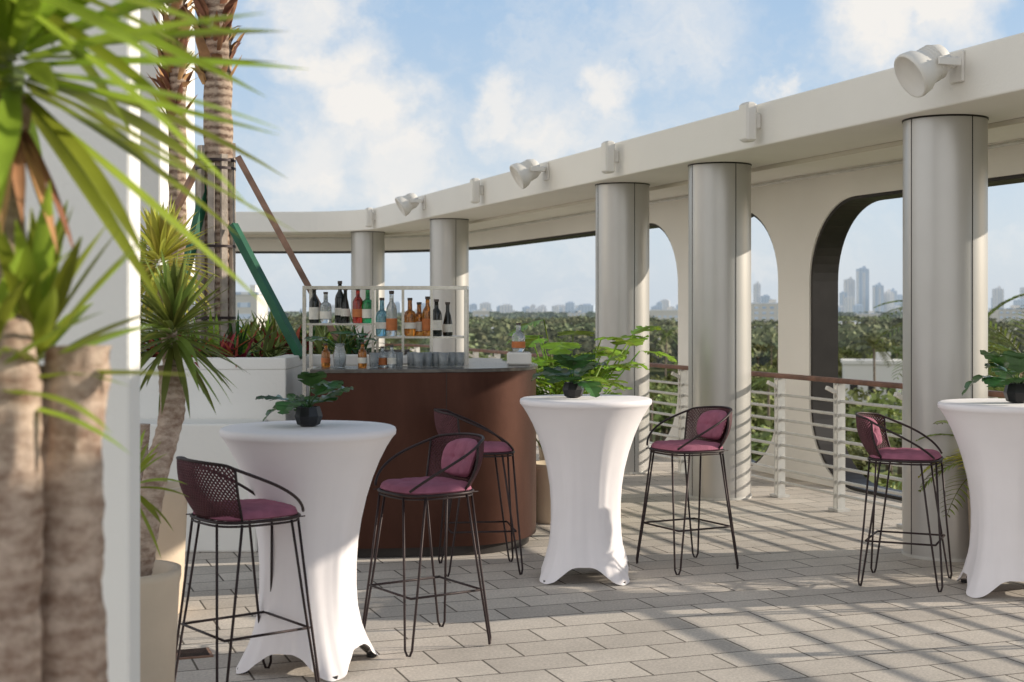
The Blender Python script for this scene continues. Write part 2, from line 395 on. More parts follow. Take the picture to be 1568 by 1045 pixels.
for px in (1468,838,650): flood(px)
for px in (1164,947,740,575): spk(px)

# ------------------------------------------------------------ left walls & planter
mb=MB(); mb.box((-2.18,4.08,2.5),(2.2,.12,5),'stucco2'); mb.obj('white_wall',bevel=.01)
mb=MB(); x1=W(250,0,13).x; mb.box((x1-1.5,13.6,3.5),(3.0,1.4,7),'stucco2'); mb.obj('white_tower',bevel=.02)
pl=empty('garden_planter'); mb=MB()
ppoly=[(-7,9.95),(-1.58,9.95),(-1.58,10.75),(-.9,10.75),(-.9,14),(-7,14)]
mb.prism(ppoly,0.002,1.2,'stucco2')
def wallseg(a,b,t,z0,z1):
    a=Vector(a);b=Vector(b); d=b-a; c=(a+b)/2; mb.box((c.x,c.y,(z0+z1)/2),(d.length,t,z1-z0),'stucco2',rot=math.atan2(d.y,d.x))
wallseg((-7,10.02),(-1.58,10.02),.14,1.2,1.285); wallseg((-1.65,10.09),(-1.65,10.82),.14,1.2,1.283); wallseg((-1.58,10.82),(-.9,10.82),.14,1.2,1.281)
mb.obj('wall',pl,bevel=.01)
mb=MB(); mb.prism([(-6.9,10.1),(-1.73,10.1),(-1.73,10.9),(-1,10.9),(-1,13.9),(-6.9,13.9)],1.2,1.235,'soil'); mb.obj('soil',pl)
mb=MB(); mb.box((-4.2,9.72,.43),(5.0,.44,.86),'stucco2'); mb.obj('bench_ledge',bevel=.015)
mb=MB()
for i in range(130):
    c=Vector((U(-6,-1.2),U(10.15,13.5),1.23))
    if c.x>-1.8 and c.y<11: continue
    mm=random.choice(['red','red','red','yucca2','treeN','monstera','philo'])
    for k in range(26):
        a=U(0,6.28); el=U(.3,1.4); mb.leaf(c+Vector((U(-.1,.1),U(-.1,.1),0)),(math.cos(a)*math.cos(el),math.sin(a)*math.cos(el),math.sin(el)),U(.15,.34) if mm=='red' else U(.2,.45),U(.02,.05),U(.3,1.4),mm,seg=4)
mb.obj('flowering_hedge')

# ------------------------------------------------------------ yuccas
def crown(mb,c,n,L,wd,m,updir=Vector((0,0,1)),droop=(.2,1.0),emin=-.5,emax=1.45,seg=6):
    for i in range(n):
        t=i/n; a=i*2.39996+U(-.2,.2); el=emin+(emax-emin)*(t**.8)+U(-.12,.12)
        d=Vector((math.cos(a)*math.cos(el),math.sin(a)*math.cos(el),math.sin(el)))
        l=L*U(.75,1.1)*(1-.25*t)
        mb.leaf(Vector(c)+updir*(t*.12*L/.45)+d*.03,d,l,wd*U(.8,1.15),U(*droop)*(1-.5*t),m,seg=seg,roll=U(-.3,.3),fold=.18)
def trunk(mb,pts,r0,r1,m,n=20,sub=26,lump=.06,ring=.03):
    P=[Vector(p) for p in pts]; k=len(P); out=[]
    for i in range(sub+1):
        t=i/sub*(k-1); j=min(int(t),k-2); f=t-j
        a=P[max(j-1,0)];b=P[j];c=P[j+1];d=P[min(j+2,k-1)]
        out.append(.5*((2*b)+(-a+c)*f+(2*a-5*b+4*c-d)*f*f+(-a+3*b-3*c+d)*f**3))
    vs=[];fs=[]
    for i,p in enumerate(out):
        r=r0+(r1-r0)*i/sub; r*=1+(ring if i%2 else -ring)
        for j in range(n):
            a=2*math.pi*j/n; rr_=r*(1+lump*noise.noise(Vector((math.cos(a)*2,math.sin(a)*2,p.z*9)))+lump*.5*noise.noise(Vector((math.cos(a)*5,math.sin(a)*5,p.z*30))))
            vs.append(p+Vector((math.cos(a)*rr_,math.sin(a)*rr_,0)))
    for i in range(sub):
        for j in range(n): fs.append((i*n+j,i*n+(j+1)%n,(i+1)*n+(j+1)%n,(i+1)*n+j))
    fs.append(tuple(sub*n+j for j in range(n)))
    mb.add(vs,fs,m,True)
Y0=2.45
e=empty('yucca_plant'); mb=MB()
trunk(mb,[W(118,1500,Y0),W(112,1100,Y0),W(105,800,Y0),W(116,570,Y0),W(125,530,Y0)],.060,.050,'ybark',sub=120,lump=.2,ring=.006,n=36)
trunk(mb,[W(5,1500,Y0-.1),W(12,1000,Y0-.1),W(18,650,Y0-.1),W(-2,350,Y0),W(15,150,Y0)],.056,.036,'ybark',sub=140,lump=.2,ring=.006,n=36)
trunk(mb,[W(45,700,Y0),W(58,600,Y0),W(62,560,Y0)],.03,.03,'ybark',sub=12)
mb.obj('trunks',e)
mb=MB()
crown(mb,W(20,140,Y0),125,.55,.05,'yucca',emin=-.75,seg=8,droop=(.0,.4))
crown(mb,W(-10,-20,Y0-.2),80,.5,.048,'yucca',emin=-.6,seg=8,droop=(.05,.45))
crown(mb,W(58,575,Y0),38,.29,.038,'yucca',emin=.1,seg=7,droop=(.0,.4))
crown(mb,W(-30,620,Y0-.1),30,.26,.036,'yucca',emin=-.2,seg=7)
for i in range(16):
    a=U(0,6.28); mb.leaf(W(15,170,Y0),(math.cos(a)*.5,math.sin(a)*.5,-.8),U(.15,.3),.03,.5,'dry')
mb.obj('leaves',e)
def pot(mb,c,r,h,m,taper=.85):
    mb.lathe([(r*taper*.96,0.003),(r*taper,.02),(r*.97,h*.9),(r,h-.03),(r,h),(r-.03,h),(r-.035,h-.06),(.0,h-.06)],c,m,n=40,cap=False)
    mb.lathe([(r-.04,h-.055),(.001,h-.045)],c,'soil',n=24,cap=False)
def potted_yucca(nm,loc,r,h,pts,crowns,potm='pot'):
    e=empty(nm,loc); mb=MB(); pot(mb,(0,0,0),r,h,potm); mb.obj('pot',e)
    o=Vector(loc); mb=MB()
    for P in pts: trunk(mb,[Vector(p)-o for p in P[0]],P[1],P[2],'ybark',sub=50,lump=.14)
    mb.obj('trunk',e); mb=MB()
    for (c,n,L,w,m) in crowns: crown(mb,Vector(c)-o,n,L,w,m,emin=-1.0,droop=(.1,.8))
    mb.obj('leaves',e)
Y1=5.6
potted_yucca('potted_yucca',(W(188,0,Y1).x,Y1,0),.225,.6,
  [([W(205,900,Y1),W(216,860,Y1),W(235,740,Y1),W(262,640,Y1+.1),W(262,560,Y1+.2)],.05,.05),
   ([W(252,650,Y1+.1),W(262,560,Y1+.3),W(250,440,Y1+.5)],.03,.035)],
  [(W(265,525,Y1+.2),140,.33,.032,'yucca2'),(W(245,415,Y1+.5),115,.28,.03,'yucca3')])
Y2=7.6
potted_yucca('potted_yucca',(W(222,0,Y2).x,Y2,0),.23,.68,
  [([W(215,760,Y2),W(212,700,Y2),W(215,650,Y2)],.055,.05)],
  [(W(215,470,Y2+.3),55,.4,.03,'yucca2'),(W(255,410,Y2+.4),60,.36,.03,'yucca3'),(W(200,755,5.0),28,.22,.03,'yucca')])

# ------------------------------------------------------------ palms in planter
def frond(mb,base,d,L,droop,m,nl,ll,wl=.03):
    p=Vector(base); d=d.normalized(); pts=[p.copy()]; st=L/nl
    for i in range(nl):
        t=(i+1)/nl; p=p+d*st; d=(d+Vector((0,0,-1))*droop/nl).normalized(); pts.append(p.copy())
        if t<.12: continue
        side=d.cross(Vector((0,0,1)))
        if side.length<.01: side=Vector((1,0,0))
        side.normalize(); l=ll*math.sin(math.pi*min(1,t*.85+.12))**.7
        for sg in (-1,1):
            dd=(side*sg*.9+d*.55+Vector((0,0,.15))).normalized()
            mb.leaf(p,dd,l*U(.85,1.1),wl,.5,m,seg=3)
    mb.tube(pts,.012*L/1.5,m,n=5,r2=.002)
def palmtrunk(nm,x,y,r,z0,z1,zb,battens=False):
    e=empty(nm,(x,y,0)); mb=MB(); trunk(mb,[(0,0,z0),(.02,0,z0+1.5),(0,0,z1)],r,r*.9,'pbark',sub=90,n=24,lump=.15,ring=.02)
    mb.obj('trunk',e); mb=MB()
    for i in range(int((z1-zb)*110)):
        z=U(zb,z1); a=U(0,6.28); rr_=r*.9
        mb.leaf((math.cos(a)*rr_,math.sin(a)*rr_,z),(math.cos(a)*.45,math.sin(a)*.45,U(.5,1)),U(.1,.32),U(.05,.12),U(-.8,1.2),'dry',seg=3,fold=.15)
    mb.obj('leaf_boots',e)
    mb=MB()
    for i in range(26):
        a=i*2.4; el=U(-.1,1.2); frond(mb,Vector((0,0,z1)),Vector((math.cos(a)*math.cos(el),math.sin(a)*math.cos(el),math.sin(el))),2.3,1.0,'yucca2',28,.5)
    mb.obj('fronds',e)
    if battens:
        mb=MB()
        for k in range(9):
            a=k*math.pi*2/9+.5; rr_=r+.022; zc=U(2.05,2.25)
            mb.box((math.cos(a)*rr_,math.sin(a)*rr_,zc-.05),(.03,.05,1.4+U(-.2,.2)),'lumber',rot=a)
        for z in (1.55,2.1,2.7,2.76): mb.lathe([(r+.041,z),(r+.041,z+.02)],(0,0,0),'wire',n=24)
        mb.obj('battens',e)
palmtrunk('palm_tree',W(330,0,11).x,11,.115,1.2,6.2,3.35,True)
palmtrunk('palm_tree',W(268,0,11.9).x,11.9,.075,1.2,6.4,3.2)
def beam(mb,a,b,w,t,m):
    a=Vector(a);b=Vector(b); d=b-a; q=d.to_track_quat('Z','Y').to_matrix().to_4x4()
    c=(a+b)/2; x,y,z=w/2,t/2,d.length/2
    vs=[(-x,-y,-z),(x,-y,-z),(x,y,-z),(-x,y,-z),(-x,-y,z),(x,-y,z),(x,y,z),(-x,y,z)]
    mb.add([q@Vector(v)+c for v in vs],[(0,3,2,1),(4,5,6,7),(0,1,5,4),(1,2,6,5),(2,3,7,6),(3,0,4,7)],m)
mb=MB(); a=W(364,240,10.95); b=W(500,490,11.1); beam(mb,a,a+(b-a)*1.18,.045,.045,'brace'); mb.obj('timber_brace')
mb=MB(); a=W(356,345,10.85); b=W(462,548,10.6); beam(mb,a,b,.07,.06,'green'); mb.obj('green_brace')
mb=MB(); a=W(322,260,11.0); b=W(283,420,10.7); beam(mb,a,a+(b-a)*1.6,.05,.07,'green'); mb.obj('green_brace')
mb=MB(); a=W(318,225,11.2); b=W(255,350,11.5); beam(mb,a,a+(b-a)*1.6,.045,.045,'brace'); mb.obj('timber_brace')

# ------------------------------------------------------------ bar
def arc(cx,cy,rx,ry,a0,a1,n): return [(cx+rx*math.cos(math.radians(a0+(a1-a0)*i/n)),cy+ry*math.sin(math.radians(a0+(a1-a0)*i/n))) for i in range(n+1)]
fr=[(-1.31,9.22),(-1.1,9.225),(-.8,9.25),(-.55,9.29),(-.43,9.32)]
right=arc(-.43,10.02,.6,.70,-90,0,40)[1:]
back=arc(-.43,10.02,.6,1.5,0,75,20)[1:]
outp=fr+right+back
def offs(pts,d):
    res=[]
    for i,p in enumerate(pts):
        a=Vector(pts[max(i-1,0)]);b=Vector(pts[min(i+1,len(pts)-1)]); t=(b-a).normalized(); n=Vector((-t.y,t.x)); q=Vector(p)+n*d; res.append((q.x,q.y))
    return res
bar=empty('copper_bar'); mb=MB(); mb.ribbon(outp,offs(outp,.42),.07,1.21,'copper'); o=mb.obj('curved_body',bar)
for p_ in o.data.polygons:
    if abs(p_.normal.z)<.1: p_.use_smooth=True
try: o.data.set_sharp_from_angle(angle=math.radians(35))
except Exception: pass
mb=MB(); mb.ribbon(offs(outp,.05),offs(outp,.4),.002,.07,'darkframe'); mb.obj('toe_kick',bar)
mb=MB(); mb.ribbon(offs(outp,-.012),offs(outp,.5),1.21,1.235,'counter'); mb.obj('counter',bar,bevel=.004)
mb=MB()
for idx in (4,):
    x,y=outp[idx]; mb.box((x,y-.0005,.64),(.004,.003,1.13),'darkframe')
mb.obj('panel_seam',bar)
sh=empty('bottle_shelf'); mb=MB(); xa,xb=W(466,0,9.95).x,W(713,0,9.95).x; ya,yb=9.95,10.28
def Zs(y,Y=9.95): return CH+(475-y)/F*Y
ztop=Zs(438)
for x in (xa,xb):
    for y in (ya,yb): mb.box((x,y,ztop/2),(.024,.024,ztop),'steel')
for x in (W(571,0,9.95).x,W(617,0,9.95).x,W(661,0,9.95).x):
    mb.box((x,ya,(1.24+ztop)/2),(.018,.018,ztop-1.24),'steel')
for x in (W(571,0,9.95).x,):
    mb.box((x,yb,ztop/2),(.018,.018,ztop),'steel')
for y in (ya,yb): mb.box(((xa+xb)/2,y,ztop-.012),(xb-xa-.024,.022,.022),'steel')
for x in (xa,xb): mb.box((x,(ya+yb)/2,ztop-.012),(.022,yb-ya-.024,.022),'steel')
xm=W(571,0,9.95).x
zl=Zs(497); zr=Zs(517); zc=1.2
mb.box(((xa+xm)/2,(ya+yb)/2,zl),(xm-xa-.03,yb-ya-.03,.014),'steel')
mb.box(((xm+xb)/2,(ya+yb)/2,zr),(xb-xm-.03,yb-ya-.03,.014),'steel')
mb.box(((xa+xb)/2,(ya+yb)/2,zc),(xb-xa-.03,yb-ya-.03,.02),'steel')
mb.obj('frame',sh)
def bottle(x,y,z,m,h=.3,r=.037,kind=0,label='label',cap='cap',nm='liquor_bottle'):
    e=empty(nm,(x,y,z)); mb=MB()
    if kind==0: pr=[(r*.9,0),(r,.01),(r,h*.58),(r*.85,h*.66),(r*.4,h*.76),(r*.36,h*.93),(r*.42,h*.94),(r*.42,h*.97)]
    elif kind==1: pr=[(r*.9,0),(r*1.1,.015),(r*1.15,h*.5),(r*.95,h*.62),(r*.45,h*.68),(r*.4,h*.9),(r*.4,h*.96)]
    else: pr=[(r*.85,0),(r*.9,.01),(r*.85,h*.4),(r*.6,h*.6),(r*.38,h*.72),(r*.34,h*.97)]
    mb.lathe(pr,(0,0,0),m,n=20); mb.obj('glass',e)
    mb=MB(); rl=r*(1.16 if kind==1 else 1.015 if kind==0 else .93)
    l0,l1=U(.1,.2),U(.34,.46)
    mb.lathe([(rl+.001,h*l0),(rl+.001,h*l1)],(0,0,0),label,n=20,cap=False)
    mb.lathe([(r*.46,h*.93),(r*.46,h*1.0)],(0,0,0),cap,n=14); mb.obj('label_and_cap',e)
for px,m_,k,h in [(482,'g_dark',0,.25),(500,'g_clear',1,.22),(519,'g_dark',0,.30),(528,'g_dark',2,.25)]: bottle(W(px,0,10.1).x,10.1+U(-.06,.06),zl+.008,m_,h,.036,k)
for px,m_,k,h,lb in [(548,'g_red',0,.25,'labelr'),(563,'g_green',1,.25,'label')]: bottle(W(px,0,10.05).x,10.05,zl+.008,m_,h,.038,k,lb)
for px,m_,k,h,lb in [(586,'g_blue',1,.27,'label'),(601,'g_clear',0,.32,'labelr'),(628,'g_amber',1,.27,'label'),(641,'g_amber',1,.24,'label'),(655,'g_amber',0,.28,'labelr'),(669,'g_dark',0,.26,'label'),(685,'g_dark',2,.24,'label')]:
    bottle(W(px,0,10.1).x,10.1+U(-.08,.06),zr+.008,m_,h,.039,k,lb)
for i,px in enumerate((498,556,585,600)):
    bottle(W(px,0,9.55).x,9.55+U(-.05,.05),1.235,['g_amber','g_amber','g_clear','g_clear'][i],[.16,.17,.14,.15][i],.03,0,'labelr' if i%2==0 else 'label')
for px in (630,642,655,668,680,692,704,575,590,610):
    e=empty('drinking_glass',(W(px,0,9.6).x,9.6+U(-.12,.08),1.235)); mb=MB(); mb.lathe([(.022,0),(.03,.005),(.034,.1),(.031,.1),(.027,.012),(0,.01)],(0,0,0),'g_clear',n=18,cap=False); mb.obj('cup',e)
mb=MB(); mb.box((W(650,0,9.9).x,9.95,1.27),(.42,.2,.06),'white',bev=.01); mb.obj('napkin_tray')
e=empty('ice_bucket',(W(795,0,9.85).x,9.9,1.237)); mb=MB(); mb.box((0,0,.045),(.17,.14,.09),'white',bev=.012); mb.box((0,0,.0915),(.13,.1,.004),'counter'); mb.obj('box',e)
bottle(W(794,0,9.9).x,9.9,1.33,'g_clear',.2,.04,1,'labelr')

def monstera(mb,base,d,size,m='monstera',notch=.45,k=7,droop=.5):
    d=Vector(d).normalized(); side=d.cross(Vector((0,0,1)))
    if side.length<.05: side=Vector((1,0,0))
    side.normalize()
    n=k*5; L=size; p=Vector(base)
    for sg in (-1,1):
        inner=[];outer_=[]
        for i in range(n+1):
            t=i/n; w=.52*L*math.sin(math.pi*(t**.7))**.6*(1-.15*t)
            ph=(t*k)%1.0; cut=1.0-(notch if (ph>.74) else 0)*(1 if .12<t<.92 else 0)
            c=p+d*(t*L)+Vector((0,0,-1))*droop*L*t*t*.5
            fwd=d*w*.35
            o=c+side*sg*w*cut+fwd*cut-Vector((0,0,1))*w*.18*cut*cut+Vector((0,0,.04*L*math.sin(t*20)))
            inner.append(c);outer_.append(o)
        vs=inner+outer_; fs=[(i,i+1,n+1+i+1,n+1+i) for i in range(n)]
        mb.add(vs,fs,m,True)
def table_plant(x,y,z,s=1,seed=0,L=.14):
    random.seed(seed+11)
    e=empty('potted_monstera',(x,y,z)); mb=MB()
    mb.lathe([(.03*s,0),(.05*s,.01),(.062*s,.045*s),(.05*s,.085*s),(.045*s,.085*s),(.04*s,.07*s),(0,.07*s)],(0,0,0),'black',n=9,cap=False,smooth=False); mb.obj('pot',e)
    mb=MB()
    for i in range(10):
        a=i*2.4+seed; el=U(.35,1.35); d=Vector((math.cos(a)*math.cos(el),math.sin(a)*math.cos(el),math.sin(el)))
        st=Vector((0,0,.07*s)); en=st+d*U(.03,.11)*s; mb.tube([st,(st+en)/2+Vector((0,0,.01)),en],.003,'monstera',n=5)
        monstera(mb,en,(d.x,d.y,d.z*.9),U(.85,1.3)*L,droop=U(.6,1.8))
    mb.obj('leaves',e)
e=empty('leaf_vase',(W(520,0,9.5).x,9.5,1.236)); mb=MB(); mb.lathe([(.03,0),(.04,.01),(.045,.08),(.03,.14),(.034,.16),(.03,.16),(.026,.14),(.04,.08),(.034,.012),(0,.012)],(0,0,0),'g_clear',n=20,cap=False); mb.obj('vase',e); mb=MB()
for a,el in ((.3,.6),(2.9,.7),(-.6,.9),(1.6,1.0),(3.9,.6)):
    d=Vector((math.cos(a)*math.cos(el),math.sin(a)*math.cos(el),math.sin(el))); en=Vector((0,0,.12))+d*.12; mb.tube([(0,0,.02),(0,0,.13),en],.003,'monstera',n=5); monstera(mb,en,(d.x,d.y,.2),.16,droop=.6)
mb.obj('leaves',e)

def table(x,y,rot,seed=0):
    e=empty('cocktail_table',(x,y,0)); mb=MB(); n=128
    prof=[(0.0,.30,1),(.02,.292,.9),(.05,.28,.75),(.1,.262,.5),(.17,.242,.3),(.26,.226,.14),(.36,.217,.06),(.46,.216,.02),(.56,.222,0),(.66,.238,0),(.76,.262,0),(.85,.291,0),(.93,.324,0),(.99,.355,0),(1.03,.38,0),(1.045,.392,0),(1.05,.398,0),(1.066,.400,0),(1.078,.397,0),(1.084,.385,0),(1.0845,.2,0),(1.0845,.001,0)]
    vs=[]
    for (z,r,sq) in prof:
        for j in range(n):
            a=2*math.pi*j/n; c4=.5+.5*math.cos(4*(a-rot)); foot=c4**2.2
            fade=max(0,min(1,(1.0-z)*3))
            rr_=r+sq*(.045*foot-.045*(1-foot))+(.004*math.sin(8*a+seed)+.007*noise.noise(Vector((math.cos(a)*2+seed,math.sin(a)*2,z*1.5)))+.003*noise.noise(Vector((math.cos(a)*9+seed,math.sin(a)*9,z*2))))*fade
            zz=z
            if z<.5:
                lift=.10*(1-foot)**1.5*max(0,(1-z/.25)) if z<.25 else 0
                zz=z+lift
                rr_+=.006*math.sin(26*(a-rot)+z*6)*sq*(.3+.7*foot)
            vs.append((rr_*math.cos(a),rr_*math.sin(a),zz+.003))
    fs=[]
    for i in range(len(prof)-1):
        for j in range(n): fs.append((i*n+j,i*n+(j+1)%n,(i+1)*n+(j+1)%n,(i+1)*n+j))
    mb.add(vs,fs,'cloth',True); mb.obj('stretch_cover',e)
    mb=MB()
    for k in range(4):
        a=rot+k*math.pi/2; mb.tube([(0,0,.3),(.29*math.cos(a),.29*math.sin(a),.03)],.012,'steel')
        mb.lathe([(.024,0.001),(.024,.02)],(.31*math.cos(a),.31*math.sin(a),0),'black',n=12)
    mb.tube([(0,0,.1),(0,0,1.05)],.03,'steel'); mb.obj('pedestal',e)
table(-.93,6.5,math.radians(28),seed=1); table(.447,8.62,math.radians(40),seed=5); table(2.87,8.2,math.radians(35),seed=9)
table_plant(-.93,6.5,1.089,1.05,1,.16)
table_plant(.37,8.62,1.089,1.1,2,.20)
table_plant(2.90,8.15,1.089,1.3,3,.20)

# ------------------------------------------------------------ stools
def cushion(mb,fn,thick,nu,nv,tufts,m,tuft=.35,gro=.15):
    top=[];bot=[]
    for i in range(nu+1):
        for j in range(nv+1):
            u=-1+2*i/nu;v=-1+2*j/nv
            cu_=u*math.sqrt(1-.35*v*v*abs(v)); cv=v*math.sqrt(1-.35*u*u*abs(u))
            h=max(0,(1-abs(u)**6))**.5*max(0,(1-abs(v)**6))**.5
            dip=0
            for (tu,tv) in tufts:
                d2=(u-tu)**2+(v-tv)**2; dip+=tuft*math.exp(-d2/.018)
            gu=gro*max(math.exp(-((u-tu)**2)/.004) for tu,_ in tufts); gv=gro*max(math.exp(-((v-tv)**2)/.004) for _,tv in tufts)
            wr=.14*noise.noise(Vector((u*3,v*3,thick*90)))+.06*noise.noise(Vector((u*9,v*9,thick*50)))
            p,n=fn(cu_,cv)
            top.append(p+n*(thick*h*(1+wr-min(.75,dip+gu+gv))+.002)); bot.append(p-n*(.012*h))
    k=nv+1; fs=[]
    for i in range(nu):
        for j in range(nv): fs.append((i*k+j,(i+1)*k+j,(i+1)*k+j+1,i*k+j+1))
    mb.add(top,fs,m,True); mb.add(bot,[f[::-1] for f in fs],m,True)
    idx=[i*k for i in range(nu+1)]+[nu*k+j for j in range(1,nv+1)]+[i*k+nv for i in range(nu-1,-1,-1)]+[j for j in range(nv-1,0,-1)]
    vs=[top[i] for i in idx]+[bot[i] for i in idx]; n=len(idx)
    mb.add(vs,[(i,n+i,n+(i+1)%n,(i+1)%n) for i in range(n)],m,True)
SH=.755; BW=.88
def rim(a):
    aa=abs(a); zt=1.0
    if aa<BW: z=zt-.016*(aa/BW)**2
    else:
        t=min(1,(aa-BW)/(2.45-BW)); z=zt-.016-(zt-.016-SH-.01)*(t**.9*.7+.3*t*t)
    r=.235+.03*math.sin(min(aa,math.pi/2))
    back=.06*(z-SH)/.25
    return Vector((-(r+back)*math.cos(a)*(.95 if aa<1.57 else .9),(r)*math.sin(a),z))
def lowr(a):
    return Vector((-.20*math.cos(a),.215*math.sin(a),SH-.005))
def stool(x,y,ang,pad=True):
    e=empty('bar_stool',(x,y,0),ang); mb=MB()
    A=2.45
    mb.tube([rim(-A+2*A*i/60) for i in range(61)],.0066,'wire',n=8)
    def ring(s,z,n=40):
        out=[]
        for i in range(n):
            a=2*math.pi*i/n; c,s2=math.cos(a),math.sin(a); q=(abs(c)**3.2+abs(s2)**3.2)**(-1/3.2)
            out.append((c*q*.205*s,s2*q*.205*s,z))
        return out
    mb.tube(ring(1,SH-.012),.007,'wire',closed=True); mb.tube(ring(.98,SH-.028),.005,'wire',closed=True)
    for i in range(-4,5):
        mb.tube([(-.19,i*.044,SH-.012),(.19,i*.044,SH-.012)],.003,'wire',n=5)
    for sx in (-1,1):
        for sy in (-1,1):
            f=Vector((sx*.225,sy*.225,.008)); t1=Vector((sx*.19,sy*.115,SH-.02)); t2=Vector((sx*.115,sy*.195,SH-.02))
            dd=Vector((sx*.012,-sy*.012,0))
            pts=[t1,t1.lerp(f+dd,.5),f+dd+Vector((0,0,.03)),f+dd*.4+Vector((0,0,.004)),f-dd*.4+Vector((0,0,.004)),f-dd+Vector((0,0,.03)),t2.lerp(f-dd,.5),t2]
            mb.tube(pts,.006,'wire',n=8)
    zf=.27; k=(SH-zf)/SH
    c=[Vector((sx*(.15+(.225-.15)*k),sy*(.155+(.225-.155)*k),zf)) for sx,sy in ((-1,-1),(1,-1),(1,1),(-1,1))]
    for i in range(4): mb.tube([c[i],c[(i+1)%4]],.0058,'wire')
    mb.obj('frame',e)
    mb=MB(); AA=BW+.12; nu=32; nv=11
    def S(u,v):
        a=u*AA; lo=lowr(a); hi=rim(a); return lo.lerp(hi,v)+Vector((-.025*math.sin(v*math.pi)*math.cos(a),.025*math.sin(v*math.pi)*math.sin(a),0))
    for i in range(-nv,nu+1):
        for sg in (1,-1):
            pts=[]
            for j in range(nv+1):
                ii=i+j if sg==1 else i+nv-j
                if 0<=ii<=nu: pts.append(S(-1+2*ii/nu,j/nv))
            if len(pts)>1: mb.tube(pts,.0040,'mesh',n=4)
    for s_ in (-1,1): mb.tube([S(s_,j/6) for j in range(7)],.006,'wire')
    mb.obj('mesh_back',e)
    mb=MB()
    def fs_(u,v): return Vector((u*.2,v*.2,SH)),Vector((0,0,1))
    cushion(mb,fs_,.036,28,28,[(-.35,-.35),(-.35,.35),(.35,-.35),(.35,.35)],'cushion',.25,.08); mb.obj('seat_cushion',e)
    if pad:
        mb=MB()
        def fb(u,v):
            a=u*.70; t=.17+.37*(v+1)+.02; lo=lowr(a);hi=rim(a); p=lo.lerp(hi,t)+Vector((.020*math.cos(a),-.018*math.sin(a),0))
            return p,Vector((math.cos(a),-math.sin(a),.1)).normalized()
        cushion(mb,fb,.040,34,20,[(-.4,0),(.4,0)],'cushion',.3,.12); mb.obj('back_cushion',e)
D=math.radians
stool(-1.14,6.08,D(38),False); stool(-.42,6.92,D(214)); stool(-.2,8.85,D(8),False); stool(1.1,8.95,D(208)); stool(2.33,8.42,D(-24))

# ------------------------------------------------------------ other plants
def split_plant(nm,x,y,r,h,n,size,m,spread,hh,potm='pot',nf=0):
    e=empty(nm,(x,y,0)); mb=MB(); pot(mb,(0,0,0),r,h,potm); mb.obj('pot',e); mb=MB()
    for i in range(n):
        a=i*2.4; el=U(.8,1.5); L=U(.3,hh); d=Vector((math.cos(a)*math.cos(el),math.sin(a)*math.cos(el),math.sin(el)))
        b=Vector((0,0,h-.05)); en=b+d*L; mb.tube([b,b+d*L*.5+Vector((0,0,.03)),en],.006,m,n=5)
        monstera(mb,en,(math.cos(a)*spread,math.sin(a)*spread,U(-.2,.8)),size*U(.7,1.2),m,notch=.65,k=9,droop=U(.3,1.2))
    for i in range(nf):
        a=i*2.4+.5; el=U(.7,1.3); frond(mb,Vector((0,0,h+U(.1,.5))),Vector((math.cos(a)*math.cos(el),math.sin(a)*math.cos(el),math.sin(el))),U(.5,.85),1.4,m,12,.2,.045)
    mb.obj('leaves',e)
split_plant('potted_philodendron',.45,11.6,.24,.55,44,.28,'philo',.9,1.12,nf=12)
split_plant('potted_philodendron',.33,10.9,.2,.45,26,.24,'philo',.9,.95,nf=8)
e=empty('potted_palm',(3.08,9.0,0)); mb=MB(); pot(mb,(0,0,0),.2,.62,'pot2'); mb.obj('pot',e); mb=MB()
for i in range(26):
    a=i*2.4+.3; el=U(.3,1.2); frond(mb,Vector((0,0,.6)),Vector((math.cos(a)*math.cos(el),math.sin(a)*math.cos(el),math.sin(el))),U(.45,.65),1.8,'yucca2' if i%2 else 'yucca3',16,.17,.018)
mb.obj('fronds',e)
mb=MB(); c=W(295,1002,6.69)
mb.box((c.x,c.y,.004),(.17,.17,.008),'brace',rot=ANG)
for i in range(7):
    q=T*((i-3)*.022); mb.box((c.x+q.x,c.y+q.y,.0095),(.008,.14,.004),'wire',rot=ANG)
mb.obj('floor_drain')

# ------------------------------------------------------------ outside world
mb=MB(); S_=16000; mb.add([(-S_,-S_,-15.2),(S_,-S_,-15.2),(S_,S_,-15.2),(-S_,S_,-15.2)],[(0,1,2,3)],'ground'); mb.obj('ground')
def leafcloud(mb,c,rad,n,s,m,flat=.75):
    for i in range(n):
        while True:
            v=Vector((U(-1,1),U(-1,1),U(-.6,1)))
            if .2<v.length<1: break
        v=v.normalized()*(v.length**.35)
        p=c+Vector((v.x*rad,v.y*rad,v.z*rad*flat))
        nrm=(v+Vector((U(-.7,.7),U(-.7,.7),U(-.3,.9)))).normalized(); a=nrm.orthogonal().normalized(); a=Matrix.Rotation(U(0,6.28),3,nrm)@a; b=nrm.cross(a)
        ss=s*U(.6,1.3)
        mb.add([p-a*ss*.5,p+b*ss*.3,p+a*ss*.5,p-b*ss*.3],[(0,1,2,3)],m)
protos=[]
for k in range(5):
    mb=MB(); H=U(7,11)
    mb.tube([(0,0,0),(U(-.3,.3),U(-.3,.3),H*.35),(0,0,H*.6)],.35,'bark',n=7,r2=.15)
    for j in range(13):
        a=U(0,6.28); rr_=U(.5,3.6); c=Vector((math.cos(a)*rr_,math.sin(a)*rr_,H-U(1.0,3.8)-rr_*.35))
        if j%3==0: mb.tube([(0,0,H*.4),c],.14,'bark',n=5,r2=.04)
        leafcloud(mb,c,U(1.1,2.0),60,.8,'treeN')
    o=mb.obj('proto'); protos.append(o.data); bpy.data.objects.remove(o)
pp=[]
